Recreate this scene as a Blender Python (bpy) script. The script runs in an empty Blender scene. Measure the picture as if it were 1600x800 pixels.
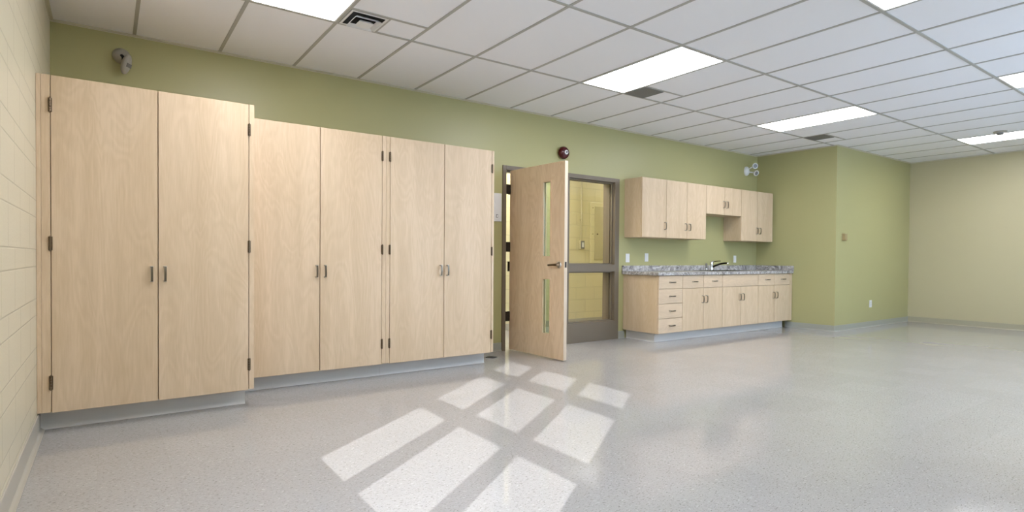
import bpy, bmesh, math, random
from mathutils import Vector, Matrix
random.seed(7)
C = bpy.context.scene.collection
S = bpy.context.scene
PI = math.pi

# ---------------------------------------------------------------- camera
cam_d = bpy.data.cameras.new('camera'); cam = bpy.data.objects.new('camera', cam_d); C.objects.link(cam)
F_PX, YAW, PITCH, ROLL = 885.22, 0.610911, -0.0145354, 0.0073651
CX, CY = 788.74, 416.05
CAMZ = 1.08
cam_d.sensor_fit = 'HORIZONTAL'; cam_d.sensor_width = 36.0
cam_d.lens = F_PX * 36.0 / 1600.0
cam_d.shift_x = (800 - CX) / 1600.0
cam_d.shift_y = (CY - 400) / 1600.0
cam_d.clip_start = 0.02; cam_d.clip_end = 500
fw = Vector((math.sin(YAW)*math.cos(PITCH), math.cos(YAW)*math.cos(PITCH), math.sin(PITCH)))
rt = Vector((math.cos(YAW), -math.sin(YAW), 0)); up = rt.cross(fw)
r2 = rt*math.cos(ROLL) + up*math.sin(ROLL); u2 = -rt*math.sin(ROLL) + up*math.cos(ROLL)
m = Matrix.Identity(4)
for i in range(3):
    m[i][0] = r2[i]; m[i][1] = u2[i]; m[i][2] = -fw[i]
m[2][3] = CAMZ
cam.matrix_world = m
S.camera = cam

# ---------------------------------------------------------------- world, sun, exposure
SUN_DIR = Vector((1.0, 0.70, -0.675)).normalized()
w = bpy.data.worlds.new('world'); S.world = w; w.use_nodes = True
bg = w.node_tree.nodes['Background']
bg.inputs['Color'].default_value = (0.58, 0.82, 1.16, 1); bg.inputs['Strength'].default_value = 3.9
sl = bpy.data.lights.new('sun', 'SUN'); sl.energy = 2.4; sl.angle = math.radians(0.30); sl.color = (0.93, 0.97, 1.0)
so = bpy.data.objects.new('sun', sl); C.objects.link(so)
so.rotation_euler = SUN_DIR.to_track_quat('-Z', 'Y').to_euler(); so.location = (-6, -5, 6)
S.view_settings.view_transform = 'Standard'; S.view_settings.look = 'None'
S.view_settings.gamma = 1; S.view_settings.use_curve_mapping = False
S.view_settings.exposure = 1.30
PANEL_EMIT = 6.8

# ---------------------------------------------------------------- room numbers
XL, XR = -0.35, 11.72          # left wall, right wall
YB, YF = 5.40, -0.70           # green back wall, wall behind the camera
ZC = 2.826                     # ceiling
T = 0.61; GX0 = 0.1748         # ceiling grid: cross tees at GX0 + k*T
ROW = [4.20, 2.98, 1.76, 0.54] # main tees
CO = (8.955, YB); CK = (9.02, 4.155)   # recess corner, column corner
YK = 4.155

# ---------------------------------------------------------------- materials
def new_mat(name):
    mt = bpy.data.materials.new(name); mt.use_nodes = True
    nt = mt.node_tree; return mt, nt, nt.nodes, nt.links, nt.nodes['Principled BSDF']
def plain(name, col, rough=0.5, metal=0.0, bump=0.0, bscale=200, spec=0.5):
    mt, nt, N, L, b = new_mat(name)
    b.inputs['Base Color'].default_value = (*col, 1); b.inputs['Roughness'].default_value = rough
    b.inputs['Metallic'].default_value = metal; b.inputs['Specular IOR Level'].default_value = spec
    tc = N.new('ShaderNodeTexCoord'); n = N.new('ShaderNodeTexNoise'); n.inputs['Scale'].default_value = bscale
    n.inputs['Detail'].default_value = 3
    L.new(tc.outputs['Object'], n.inputs['Vector'])
    # faint tone variation so nothing is perfectly flat
    mx = N.new('ShaderNodeMixRGB'); mx.blend_type = 'MULTIPLY'; mx.inputs['Fac'].default_value = 0.06
    mx.inputs['Color1'].default_value = (*col, 1); L.new(n.outputs['Fac'], mx.inputs['Color2'])
    L.new(mx.outputs[0], b.inputs['Base Color'])
    if bump:
        bp = N.new('ShaderNodeBump'); bp.inputs['Strength'].default_value = bump; bp.inputs['Distance'].default_value = 0.002
        L.new(n.outputs['Fac'], bp.inputs['Height']); L.new(bp.outputs[0], b.inputs['Normal'])
    return mt
def math_node(N, L, op, a, b=None, c=None):
    n = N.new('ShaderNodeMath'); n.operation = op
    for i, v in enumerate((a, b, c)):
        if v is None: continue
        if isinstance(v, (int, float)): n.inputs[i].default_value = v
        else: L.new(v, n.inputs[i])
    return n.outputs[0]
def ramp(N, L, src, stops):
    r = N.new('ShaderNodeValToRGB'); L.new(src, r.inputs[0])
    e = r.color_ramp.elements
    while len(e) > 1: e.remove(e[-1])
    e[0].position = stops[0][0]; e[0].color = (*stops[0][1], 1)
    for p, c in stops[1:]:
        q = e.new(p); q.color = (*c, 1)
    return r.outputs[0]

def wood(name, light, dark, axis='Z', rough=0.42, fig=0.5):
    mt, nt, N, L, b = new_mat(name)
    tc = N.new('ShaderNodeTexCoord'); oi = N.new('ShaderNodeObjectInfo')
    off = N.new('ShaderNodeVectorMath'); off.operation = 'SCALE'; 
    cmb = N.new('ShaderNodeCombineXYZ')
    for i in range(3): L.new(math_node(N, L, 'MULTIPLY', oi.outputs['Random'], 17.0+9*i), cmb.inputs[i])
    add = N.new('ShaderNodeVectorMath'); add.operation = 'ADD'
    L.new(tc.outputs['Object'], add.inputs[0]); L.new(cmb.outputs[0], add.inputs[1])
    def noise(sc, scale, det=4, dist=0.0):
        mp = N.new('ShaderNodeMapping'); mp.inputs['Scale'].default_value = sc
        L.new(add.outputs[0], mp.inputs['Vector'])
        n = N.new('ShaderNodeTexNoise'); n.inputs['Scale'].default_value = scale; n.inputs['Detail'].default_value = det
        n.inputs['Distortion'].default_value = dist
        L.new(mp.outputs[0], n.inputs['Vector']); return n.outputs['Fac']
    st = {'Z': (1, 1, 0.07), 'X': (0.07, 1, 1)}[axis]
    st2 = {'Z': (1, 1, 0.25), 'X': (0.25, 1, 1)}[axis]
    a = noise(st, 9, 3, 0.3); f = noise(st, 130, 4); k = noise(st2, 4.5, 2, 0.8)
    rings = math_node(N, L, 'SINE', math_node(N, L, 'MULTIPLY', k, 75.0))
    rings = math_node(N, L, 'MULTIPLY', rings, 0.10*fig)
    v = math_node(N, L, 'ADD', math_node(N, L, 'MULTIPLY', a, 0.62), math_node(N, L, 'MULTIPLY', f, 0.38))
    v = math_node(N, L, 'ADD', v, rings)
    col = ramp(N, L, v, [(0.30, dark), (0.5, tuple((x+y)/2 for x, y in zip(light, dark))), (0.66, light)])
    L.new(col, b.inputs['Base Color']); b.inputs['Roughness'].default_value = rough
    bp = N.new('ShaderNodeBump'); bp.inputs['Strength'].default_value = 0.08; bp.inputs['Distance'].default_value = 0.001
    L.new(f, bp.inputs['Height']); L.new(bp.outputs[0], b.inputs['Normal'])
    return mt

def floor_mat():
    mt, nt, N, L, b = new_mat('vinyl_composition_tile')
    tc = N.new('ShaderNodeTexCoord'); P = tc.outputs['Object']
    sep = N.new('ShaderNodeSeparateXYZ'); L.new(P, sep.inputs[0])
    ts = 0.3048
    def cell(o, shift):
        return math_node(N, L, 'DIVIDE', math_node(N, L, 'ADD', o, shift), ts)
    ux = cell(sep.outputs[0], 0.35); uy = cell(sep.outputs[1], 0.7)
    def seam(u):
        fr = math_node(N, L, 'FRACT', u)
        d = math_node(N, L, 'ABSOLUTE', math_node(N, L, 'SUBTRACT', fr, 0.5))
        return math_node(N, L, 'GREATER_THAN', d, 0.5 - 0.0028)
    sm = math_node(N, L, 'MAXIMUM', seam(ux), seam(uy))
    fx = math_node(N, L, 'FLOOR', ux); fy = math_node(N, L, 'FLOOR', uy)
    cb = N.new('ShaderNodeCombineXYZ'); L.new(fx, cb.inputs[0]); L.new(fy, cb.inputs[1])
    wn = N.new('ShaderNodeTexWhiteNoise'); wn.noise_dimensions = '2D'; L.new(cb.outputs[0], wn.inputs['Vector'])
    # flecks: elongated voronoi chips
    def fleck(scale, sc, lo, hi, rot):
        mp = N.new('ShaderNodeMapping'); mp.inputs['Scale'].default_value = sc; mp.inputs['Rotation'].default_value = (0, 0, rot)
        L.new(P, mp.inputs['Vector'])
        nz = N.new('ShaderNodeTexNoise'); nz.inputs['Scale'].default_value = scale; nz.inputs['Detail'].default_value = 2.5
        nz.inputs['Roughness'].default_value = 0.6; nz.inputs['Distortion'].default_value = 0.5
        L.new(mp.outputs[0], nz.inputs['Vector'])
        mr = N.new('ShaderNodeMapRange'); mr.inputs['From Min'].default_value = lo; mr.inputs['From Max'].default_value = hi
        L.new(nz.outputs['Fac'], mr.inputs['Value']); return mr.outputs[0]
    dk = fleck(66, (1, 2.5, 1), 0.595, 0.635, 0.15); lt = fleck(48, (1, 2.0, 1), 0.60, 0.68, -0.2)
    base = N.new('ShaderNodeMixRGB'); base.inputs['Color1'].default_value = (0.375, 0.358, 0.345, 1)
    base.inputs['Color2'].default_value = (0.395, 0.378, 0.365, 1); L.new(wn.outputs['Value'], base.inputs['Fac'])
    m1 = N.new('ShaderNodeMixRGB'); L.new(math_node(N, L, 'MULTIPLY', lt, 0.5), m1.inputs['Fac']); L.new(base.outputs[0], m1.inputs['Color1'])
    m1.inputs['Color2'].default_value = (0.58, 0.56, 0.54, 1)
    m2 = N.new('ShaderNodeMixRGB'); L.new(math_node(N, L, 'MULTIPLY', dk, 0.85), m2.inputs['Fac']); L.new(m1.outputs[0], m2.inputs['Color1'])
    m2.inputs['Color2'].default_value = (0.20, 0.185, 0.17, 1)
    m3 = N.new('ShaderNodeMixRGB'); L.new(math_node(N, L, 'MULTIPLY', sm, 0.35), m3.inputs['Fac']); L.new(m2.outputs[0], m3.inputs['Color1'])
    m3.inputs['Color2'].default_value = (0.30, 0.28, 0.25, 1)
    L.new(m3.outputs[0], b.inputs['Base Color'])
    # waxed: soft reflections, slightly wavy
    big = N.new('ShaderNodeTexNoise'); big.inputs['Scale'].default_value = 3.0; big.inputs['Detail'].default_value = 3; L.new(P, big.inputs['Vector'])
    mr = N.new('ShaderNodeMapRange'); mr.inputs['To Min'].default_value = 0.07; mr.inputs['To Max'].default_value = 0.12
    L.new(big.outputs['Fac'], mr.inputs['Value']); L.new(mr.outputs[0], b.inputs['Roughness'])
    bp = N.new('ShaderNodeBump'); bp.inputs['Strength'].default_value = 0.05; bp.inputs['Distance'].default_value = 0.01
    L.new(big.outputs['Fac'], bp.inputs['Height']); L.new(bp.outputs[0], b.inputs['Normal'])
    b.inputs['Specular IOR Level'].default_value = 0.55
    return mt

def block_mat(name, col, zfun, plane, rough=0.38, joint=0.84, course=None):
    """painted concrete block; plane 'Y' = wall runs along Y, 'X' = along X"""
    mt, nt, N, L, b = new_mat(name)
    tc = N.new('ShaderNodeTexCoord'); sep = N.new('ShaderNodeSeparateXYZ'); L.new(tc.outputs['Object'], sep.inputs[0])
    h = sep.outputs[1] if plane == 'Y' else sep.outputs[0]; z = sep.outputs[2]
    if course is None: hs = [(0.2032, 0.0, 0.006)]
    else: hs = course
    js = None
    for per, ph, wd in hs:
        fr = math_node(N, L, 'FRACT', math_node(N, L, 'DIVIDE', math_node(N, L, 'ADD', z, 20*per - ph), per))
        d = math_node(N, L, 'MINIMUM', fr, math_node(N, L, 'SUBTRACT', 1.0, fr))
        mr = N.new('ShaderNodeMapRange'); mr.inputs['From Min'].default_value = wd*0.3/per; mr.inputs['From Max'].default_value = wd/per
        L.new(d, mr.inputs['Value']); j = mr.outputs[0]
        js = j if js is None else math_node(N, L, 'MINIMUM', js, j)
    row = math_node(N, L, 'FLOOR', math_node(N, L, 'DIVIDE', math_node(N, L, 'ADD', z, 20*hs[0][0] - hs[0][1]), hs[0][0]))
    u = math_node(N, L, 'ADD', math_node(N, L, 'DIVIDE', math_node(N, L, 'ADD', h, 10.0), 0.4064), math_node(N, L, 'MULTIPLY', row, 0.5))
    fr = math_node(N, L, 'FRACT', u); d = math_node(N, L, 'MINIMUM', fr, math_node(N, L, 'SUBTRACT', 1.0, fr))
    mr = N.new('ShaderNodeMapRange'); mr.inputs['From Min'].default_value = 0.005; mr.inputs['From Max'].default_value = 0.015
    L.new(d, mr.inputs['Value']); js = math_node(N, L, 'MINIMUM', js, mr.outputs[0])
    nz = N.new('ShaderNodeTexNoise'); nz.inputs['Scale'].default_value = 90; nz.inputs['Detail'].default_value = 4; L.new(tc.outputs['Object'], nz.inputs['Vector'])
    mx = N.new('ShaderNodeMixRGB'); L.new(js, mx.inputs['Fac'])
    mx.inputs['Color1'].default_value = (*[c*joint for c in col], 1); mx.inputs['Color2'].default_value = (*col, 1)
    L.new(mx.outputs[0], b.inputs['Base Color']); b.inputs['Roughness'].default_value = rough
    hh = math_node(N, L, 'ADD', js, math_node(N, L, 'MULTIPLY', nz.outputs['Fac'], 0.35))
    bp = N.new('ShaderNodeBump'); bp.inputs['Strength'].default_value = 0.5; bp.inputs['Distance'].default_value = 0.004
    L.new(hh, bp.inputs['Height']); L.new(bp.outputs[0], b.inputs['Normal'])
    return mt

def stone_mat():
    mt, nt, N, L, b = new_mat('grey_marbled_laminate')
    tc = N.new('ShaderNodeTexCoord'); P = tc.outputs['Object']
    n1 = N.new('ShaderNodeTexNoise'); n1.inputs['Scale'].default_value = 5.5; n1.inputs['Detail'].default_value = 8; n1.inputs['Roughness'].default_value = 0.65
    n1.inputs['Distortion'].default_value = 2.2; L.new(P, n1.inputs['Vector'])
    n2 = N.new('ShaderNodeTexNoise'); n2.inputs['Scale'].default_value = 3.5; n2.inputs['Detail'].default_value = 5; n2.inputs['Distortion'].default_value = 3.0
    L.new(P, n2.inputs['Vector'])
    col = ramp(N, L, n1.outputs['Fac'], [(0.30, (0.07, 0.065, 0.07)), (0.42, (0.22, 0.20, 0.19)), (0.55, (0.40, 0.375, 0.355)), (0.72, (0.60, 0.57, 0.54))])
    d = math_node(N, L, 'ABSOLUTE', math_node(N, L, 'SUBTRACT', n2.outputs['Fac'], 0.5))
    mr = N.new('ShaderNodeMapRange'); mr.inputs['From Min'].default_value = 0.0; mr.inputs['From Max'].default_value = 0.035
    mr.inputs['To Min'].default_value = 0.8; mr.inputs['To Max'].default_value = 0.0; L.new(d, mr.inputs['Value'])
    mx = N.new('ShaderNodeMixRGB'); L.new(mr.outputs[0], mx.inputs['Fac']); L.new(col, mx.inputs['Color1']); mx.inputs['Color2'].default_value = (0.72, 0.71, 0.70, 1)
    L.new(mx.outputs[0], b.inputs['Base Color']); b.inputs['Roughness'].default_value = 0.3
    return mt

def glass_mat(name, tint=(1, 1, 1), refl=1.0):
    mt = bpy.data.materials.new(name); mt.use_nodes = True; nt = mt.node_tree; N = nt.nodes; L = nt.links
    N.clear(); out = N.new('ShaderNodeOutputMaterial'); mix = N.new('ShaderNodeMixShader')
    tr = N.new('ShaderNodeBsdfTransparent'); tr.inputs[0].default_value = (*tint, 1)
    gl = N.new('ShaderNodeBsdfGlossy'); gl.inputs['Roughness'].default_value = 0.01
    lw = N.new('ShaderNodeLayerWeight'); lw.inputs['Blend'].default_value = 0.5
    sch = math_node(N, L, 'ADD', math_node(N, L, 'MULTIPLY', math_node(N, L, 'POWER', lw.outputs['Facing'], 5.0), 0.96), 0.04)
    L.new(math_node(N, L, 'MULTIPLY', sch, refl), mix.inputs[0])
    L.new(tr.outputs[0], mix.inputs[1]); L.new(gl.outputs[0], mix.inputs[2]); L.new(mix.outputs[0], out.inputs[0])
    return mt

def emit_mat(name, col, s):
    mt, nt, N, L, b = new_mat(name)
    b.inputs['Base Color'].default_value = (0.8, 0.8, 0.8, 1)
    b.inputs['Emission Color'].default_value = (*col, 1); b.inputs['Emission Strength'].default_value = s
    b.inputs['Roughness'].default_value = 0.4
    return mt

M = dict(
    maple=wood('pale_maple', (0.69, 0.53, 0.355), (0.575, 0.425, 0.265)),
    maple_h=wood('pale_maple_cross', (0.69, 0.53, 0.355), (0.58, 0.44, 0.30), 'X'),
    maple_side=wood('maple_end_panel', (0.64, 0.50, 0.34), (0.56, 0.42, 0.26)),
    birch=wood('birch_veneer', (0.83, 0.62, 0.405), (0.73, 0.52, 0.31), fig=1.0),
    edge=plain('maple_edge_band', (0.66, 0.54, 0.40), 0.45),
    green=plain('sage_green_paint', (0.425, 0.40, 0.185), 0.38, bump=0.15, bscale=260),
    cream=plain('cream_paint', (0.52, 0.46, 0.28), 0.36, bump=0.12, bscale=200),
    block=block_mat('cream_painted_block', (0.62, 0.56, 0.41), None, 'Y', course=[(0.29, 1.40, 0.005), (0.29, 1.30, 0.005)]),
    block_hall=block_mat('yellow_cream_painted_block', (0.68, 0.615, 0.38), None, 'X', joint=0.85),
    tile=plain('white_ceiling_tile', (0.88, 0.88, 0.89), 0.9, bump=0.25, bscale=350),
    tee=plain('grey_white_ceiling_grid', (0.43, 0.42, 0.38), 0.5),
    angle=plain('cream_wall_angle', (0.62, 0.58, 0.44), 0.5),
    floor=floor_mat(),
    base_grey=plain('grey_rubber_base', (0.64, 0.62, 0.58), 0.4),
    base_beige=plain('beige_rubber_base', (0.40, 0.36, 0.25), 0.4),
    base_pale=plain('pale_sheet_base', (0.44, 0.41, 0.34), 0.3),
    base_mist=plain('pale_grey_base', (0.36, 0.36, 0.30), 0.32),
    steel=plain('brushed_nickel', (0.52, 0.48, 0.42), 0.3, 1.0),
    pull=plain('dark_bronze_pull', (0.20, 0.17, 0.13), 0.3, 1.0),
    chrome=plain('polished_chrome', (0.75, 0.75, 0.76), 0.08, 1.0),
    sink=plain('stainless_dark_reflection', (0.22, 0.21, 0.18), 0.25, 1.0),  # steel darkened: the rim's dark reflection is put into the colour
    hinge=plain('bronze_hinge', (0.16, 0.12, 0.08), 0.35, 1.0),
    hinge_dark=plain('dark_hinge', (0.035, 0.028, 0.022), 0.35, 0.6),
    frame=plain('taupe_metal_frame_paint', (0.175, 0.14, 0.095), 0.42),
    white=plain('white_plastic', (0.76, 0.76, 0.74), 0.35),
    offwhite=plain('aged_white_plastic', (0.38, 0.355, 0.30), 0.4),
    lens=plain('grey_sensor_lens', (0.22, 0.21, 0.19), 0.25),
    beige=plain('beige_plastic', (0.38, 0.29, 0.14), 0.45),
    spout_reflect=plain('chrome_dark_reflection', (0.10, 0.10, 0.10), 0.15, 1.0),  # chrome spout with its dark reflection put into the base colour
    black=plain('black_plastic', (0.012, 0.012, 0.014), 0.35),
    duct_shade=plain('duct_shade_black', (0.006, 0.006, 0.006), 0.9),  # black stands in for the shade inside the ducts
    red=plain('dark_red_enamel', (0.065, 0.004, 0.005), 0.15),
    grille=plain('grey_vent_paint', (0.20, 0.20, 0.19), 0.5),
    stone=stone_mat(),
    glass=glass_mat('clear_glass'),
    doorglass=glass_mat('door_glass', (0.82, 0.90, 0.86), 1.0),
    panel=emit_mat('lit_acrylic_lens', (0.98, 0.98, 1.03), PANEL_EMIT),
    ground=plain('pale_bounce_ground', (0.75, 0.75, 0.75), 0.9),  # pale tone chosen to throw light up through the windows
    panel_hall=emit_mat('lit_corridor_lens', (1.0, 0.97, 0.88), 8.5),
    lamp=plain('lamp_glass', (0.55, 0.55, 0.55), 0.15),
    aluminium=plain('grey_window_aluminium', (0.35, 0.33, 0.30), 0.4, 0.3),
)

# ---------------------------------------------------------------- mesh helpers (coordinates are world coordinates)
def bx(bm, x0, x1, y0, y1, z0, z1, bev=0.0, seg=2):
    if x1 < x0: x0, x1 = x1, x0
    if y1 < y0: y0, y1 = y1, y0
    if z1 < z0: z0, z1 = z1, z0
    vs = [bm.verts.new(p) for p in ((x0,y0,z0),(x1,y0,z0),(x1,y1,z0),(x0,y1,z0),(x0,y0,z1),(x1,y0,z1),(x1,y1,z1),(x0,y1,z1))]
    fs = [bm.faces.new([vs[i] for i in q]) for q in ((0,3,2,1),(4,5,6,7),(0,1,5,4),(1,2,6,5),(2,3,7,6),(3,0,4,7))]
    if bev > 0:
        es = list({e for f in fs for e in f.edges})
        bmesh.ops.bevel(bm, geom=es, offset=bev, segments=seg, affect='EDGES', profile=0.5)
def prism(bm, pts, z0, z1):
    lo = [bm.verts.new((x, y, z0)) for x, y in pts]; hi = [bm.verts.new((x, y, z1)) for x, y in pts]
    n = len(pts)
    bm.faces.new(list(reversed(lo))); bm.faces.new(hi)
    for i in range(n): bm.faces.new((lo[i], lo[(i+1) % n], hi[(i+1) % n], hi[i]))
def basis(d):
    d = Vector(d).normalized(); a = Vector((0, 0, 1)) if abs(d.z) < 0.9 else Vector((1, 0, 0))
    u = a.cross(d).normalized(); return u, d.cross(u), d
def lathe(bm, c, d, prof, n=24, sx=1.0, sy=1.0, uv=None):
    """prof: list of (radius, distance along d)"""
    u, v, d = basis(d) if uv is None else uv
    c = Vector(c); rings = []
    for r, t in prof:
        if r < 1e-6: rings.append([bm.verts.new(c + d*t)])
        else: rings.append([bm.verts.new(c + d*t + u*(r*sx*math.cos(2*PI*i/n)) + v*(r*sy*math.sin(2*PI*i/n))) for i in range(n)])
    for a, b in zip(rings, rings[1:]):
        for i in range(n):
            j = (i+1) % n
            if len(a) == 1 and len(b) == 1: continue
            if len(a) == 1: bm.faces.new((a[0], b[i], b[j]))
            elif len(b) == 1: bm.faces.new((a[i], b[0], a[j]))
            else: bm.faces.new((a[i], b[i], b[j], a[j]))
    if len(rings[0]) > 1: bm.faces.new(list(reversed(rings[0])))
    if len(rings[-1]) > 1: bm.faces.new(rings[-1])
def tube(bm, pts, r, n=12):
    pts = [Vector(p) for p in pts]; rs = r if isinstance(r, (list, tuple)) else [r]*len(pts)
    rings = []; u = None
    for i, p in enumerate(pts):
        t = (pts[min(i+1, len(pts)-1)] - pts[max(i-1, 0)]).normalized()
        if u is None: u, v, _ = basis(t)
        else:
            u = (u - t*u.dot(t)).normalized(); v = t.cross(u)
        rings.append([bm.verts.new(p + (u*math.cos(2*PI*k/n) + v*math.sin(2*PI*k/n))*rs[i]) for k in range(n)])
    for a, b in zip(rings, rings[1:]):
        for i in range(n):
            j = (i+1) % n; bm.faces.new((a[i], a[j], b[j], b[i]))
    bm.faces.new(list(reversed(rings[0]))); bm.faces.new(rings[-1])
def smooth_path(pts, n=6):
    P = [Vector(p) for p in pts]; P = [P[0]*2-P[1]] + P + [P[-1]*2-P[-2]]; out = []
    for i in range(1, len(P)-2):
        for k in range(n):
            t = k/n; a, b, c, d = P[i-1], P[i], P[i+1], P[i+2]
            out.append(0.5*((2*b) + (c-a)*t + (2*a-5*b+4*c-d)*t*t + (3*b-a-3*c+d)*t**3))
    out.append(P[-2]); return out
def BM(): return bmesh.new()
def wloc(p):
    v = Vector((0, 0, 0))
    while p is not None: v = v + p.location; p = p.parent
    return v
def obj(name, bm, mat, parent=None, smooth=False, origin=None):
    bmesh.ops.recalc_face_normals(bm, faces=bm.faces[:])
    base = wloc(parent)
    o_world = Vector(origin) if origin is not None else (base if parent is not None else Vector((0, 0, 0)))
    bmesh.ops.translate(bm, verts=bm.verts[:], vec=-o_world)
    me = bpy.data.meshes.new(name); bm.to_mesh(me); bm.free()
    me.materials.append(mat)
    if smooth:
        for p in me.polygons: p.use_smooth = True
        try: me.set_sharp_from_angle(angle=math.radians(35))
        except Exception: pass
    o = bpy.data.objects.new(name, me); C.objects.link(o)
    if parent is not None: o.parent = parent
    o.location = o_world - base
    return o
def thing(name, label, cat, loc, group=None):
    o = bpy.data.objects.new(name, None); C.objects.link(o); o.location = loc; o.empty_display_size = 0.05
    o['label'] = label; o['category'] = cat
    if group: o['group'] = group
    return o
def struct(name, bm, mat, parent=None, **k):
    o = obj(name, bm, mat, parent, **k)
    if parent is None: o['kind'] = 'structure'
    return o
def struct_root(name, loc):
    o = bpy.data.objects.new(name, None); C.objects.link(o); o.location = loc; o['kind'] = 'structure'; return o

# ---------------------------------------------------------------- shell
b = BM(); bx(b, XL-0.25, XR+0.2, YF-0.25, 7.6, -0.12, 0); struct('floor', b, M['floor'])
b = BM(); bx(b, XL-0.25, XR+0.2, YF-0.25, 7.6, ZC, ZC+0.12); struct('ceiling', b, M['tile'])

WT = 0.20
FX0, FX1, FZ = 3.738, 5.654, 2.155      # frame opening in the green wall
b = BM(); bx(b, XL, FX0, YB, YB+WT, 0, ZC); bx(b, FX0, FX1, YB, YB+WT, FZ, ZC); bx(b, FX1, CO[0], YB, YB+WT, 0, ZC)
struct('wall_back', b, M['green'])
b = BM(); prism(b, [CO, CK, (XR, YK), (XR, YB+WT), (CO[0], YB+WT)], 0, ZC); struct('wall_recess', b, M['green'])
b = BM(); bx(b, XR, XR+0.2, YF-0.2, YB+WT, 0, ZC); struct('wall_right', b, M['cream'])
# left wall of painted block with a window beside the camera
LW = dict(y0=0.30, y1=2.24, z0=0.80, z1=2.70)
b = BM()
bx(b, XL-0.2, XL, YF-0.2, LW['y0'], 0, ZC); bx(b, XL-0.2, XL, LW['y1'], YB+WT, 0, ZC)
bx(b, XL-0.2, XL, LW['y0'], LW['y1'], 0, LW['z0']); bx(b, XL-0.2, XL, LW['y0'], LW['y1'], LW['z1'], ZC)
struct('wall_left', b, M['block'])
# unseen wall behind the camera; second window added to brighten the right side
W2 = [(4.20, 7.45), (7.75, 9.95)]; WZ0, WZ1 = 0.80, 2.76
b = BM(); xs = XL
for a, c in W2:
    bx(b, xs, a, YF-0.2, YF, 0, ZC); bx(b, a, c, YF-0.2, YF, 0, WZ0); bx(b, a, c, YF-0.2, YF, WZ1, ZC); xs = c
bx(b, xs, XR, YF-0.2, YF, 0, ZC); struct('wall_front', b, M['cream'])

# window 1, left wall: three bays by three rows
def grid_frame(bm, us, vs, uo, vo, put):
    """solid frame around openings: us, vs lists of (lo, hi)"""
    ue = [uo[0]] + [x for p in us for x in p] + [uo[1]]
    for i in range(0, len(ue), 2): put(bm, ue[i], ue[i+1], vo[0], vo[1])
    ve = [vo[0]] + [x for p in vs for x in p] + [vo[1]]
    for a, c in us:
        for i in range(0, len(ve), 2): put(bm, a, c, ve[i], ve[i+1])
win = struct_root('window_1', (XL, 1.27, 0.80))
us = [(0.465, 0.950), (1.100, 1.585), (1.750, 2.145)]; vs = [(0.864, 1.487), (1.633, 2.130), (2.290, 2.565)]
b = BM(); grid_frame(b, us, vs, (LW['y0'], LW['y1']), (LW['z0'], LW['z1']), lambda m_, a, c, e, f: bx(m_, XL-0.02, XL, a, c, e, f))
obj('window_frame', b, M['aluminium'], win)
for a, c in us:
    for e, f in vs:
        b = BM(); bx(b, XL-0.014, XL-0.009, a, c, e, f); obj('pane', b, M['glass'], win)
    b = BM(); tube(b, smooth_path([(XL+0.012, c-0.12, 1.64), (XL+0.03, c-0.125, 1.675), (XL+0.035, c-0.15, 1.70), (XL+0.035, c-0.19, 1.71)]), 0.006, 8)
    obj('crank_handle', b, M['steel'], win, smooth=True)
# windows behind the camera: first for the sun sliver, second added as light
for wi, (a, c) in enumerate(W2):
    win = struct_root('window_%d' % (wi+2), ((a+c)/2, YF, WZ0))
    us = [(4.50, 4.64), (5.12, 5.75), (5.87, 6.50), (6.62, 7.30)] if wi == 0 else [(8.10, 8.70), (8.82, 9.42), (9.54, 9.85)]
    vs = [(0.86, 1.48), (1.63, 2.12), (2.27, 2.55)]
    b = BM(); grid_frame(b, us, vs, (a, c), (WZ0, WZ1), lambda m_, p, q, e, f: bx(m_, p, q, YF-0.02, YF, e, f))
    obj('window_frame', b, M['aluminium'], win)
    for p, q in us:
        for e, f in vs:
            b = BM(); bx(b, p, q, YF-0.014, YF-0.009, e, f); obj('pane', b, M['glass'], win)
# unseen outdoor ground, made pale to bounce daylight onto the ceiling
b = BM(); bx(b, -60, 60, -60, 60, -0.5, -0.35); o = struct('ground', b, M['ground'])

# corridor beyond the door
YC = 6.90
b = BM(); bx(b, 1.0, 9.2, YC, YC+0.2, 0, ZC); struct('wall_corridor', b, M['block_hall'])
b = BM(); bx(b, 0.8, 1.0, YB+WT, YC+0.2, 0, ZC); struct('wall_corridor_left', b, M['cream'])
b = BM(); bx(b, 9.0, 9.2, YB+WT, YC, 0, ZC); struct('wall_corridor_right', b, M['cream'])
b = BM(); bx(b, 1.0, 9.0, YC-0.006, YC, 0, 0.10); struct('baseboard_corridor', b, M['base_pale'])

# ceiling grid
tw = 0.012; tz = 0.006
b = BM()
for y in ROW: 
    if y > YK+0.2 or True: bx(b, XL, XR if y < YK else CO[0]+0.06, y-tw, y+tw, ZC-tz, ZC)
k = -0
x = GX0
while x < XR:
    ytop = YB if x < CO[0] else YK
    bx(b, x-tw, x+tw, YF, ytop, ZC-tz*0.8, ZC)
    x += T
# small tees beside the vents
for k in (2, 7, 13):
    x0 = GX0 + k*T
    bx(b, x0, x0+T, ROW[0]-0.30-tw, ROW[0]-0.30+tw, ZC-tz*0.7, ZC)
    bx(b, x0+T/2-tw*0.7, x0+T/2+tw*0.7, ROW[0]-0.30, ROW[0], ZC-tz*0.6, ZC)
struct('trim_1', b, M['tee'])
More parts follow.
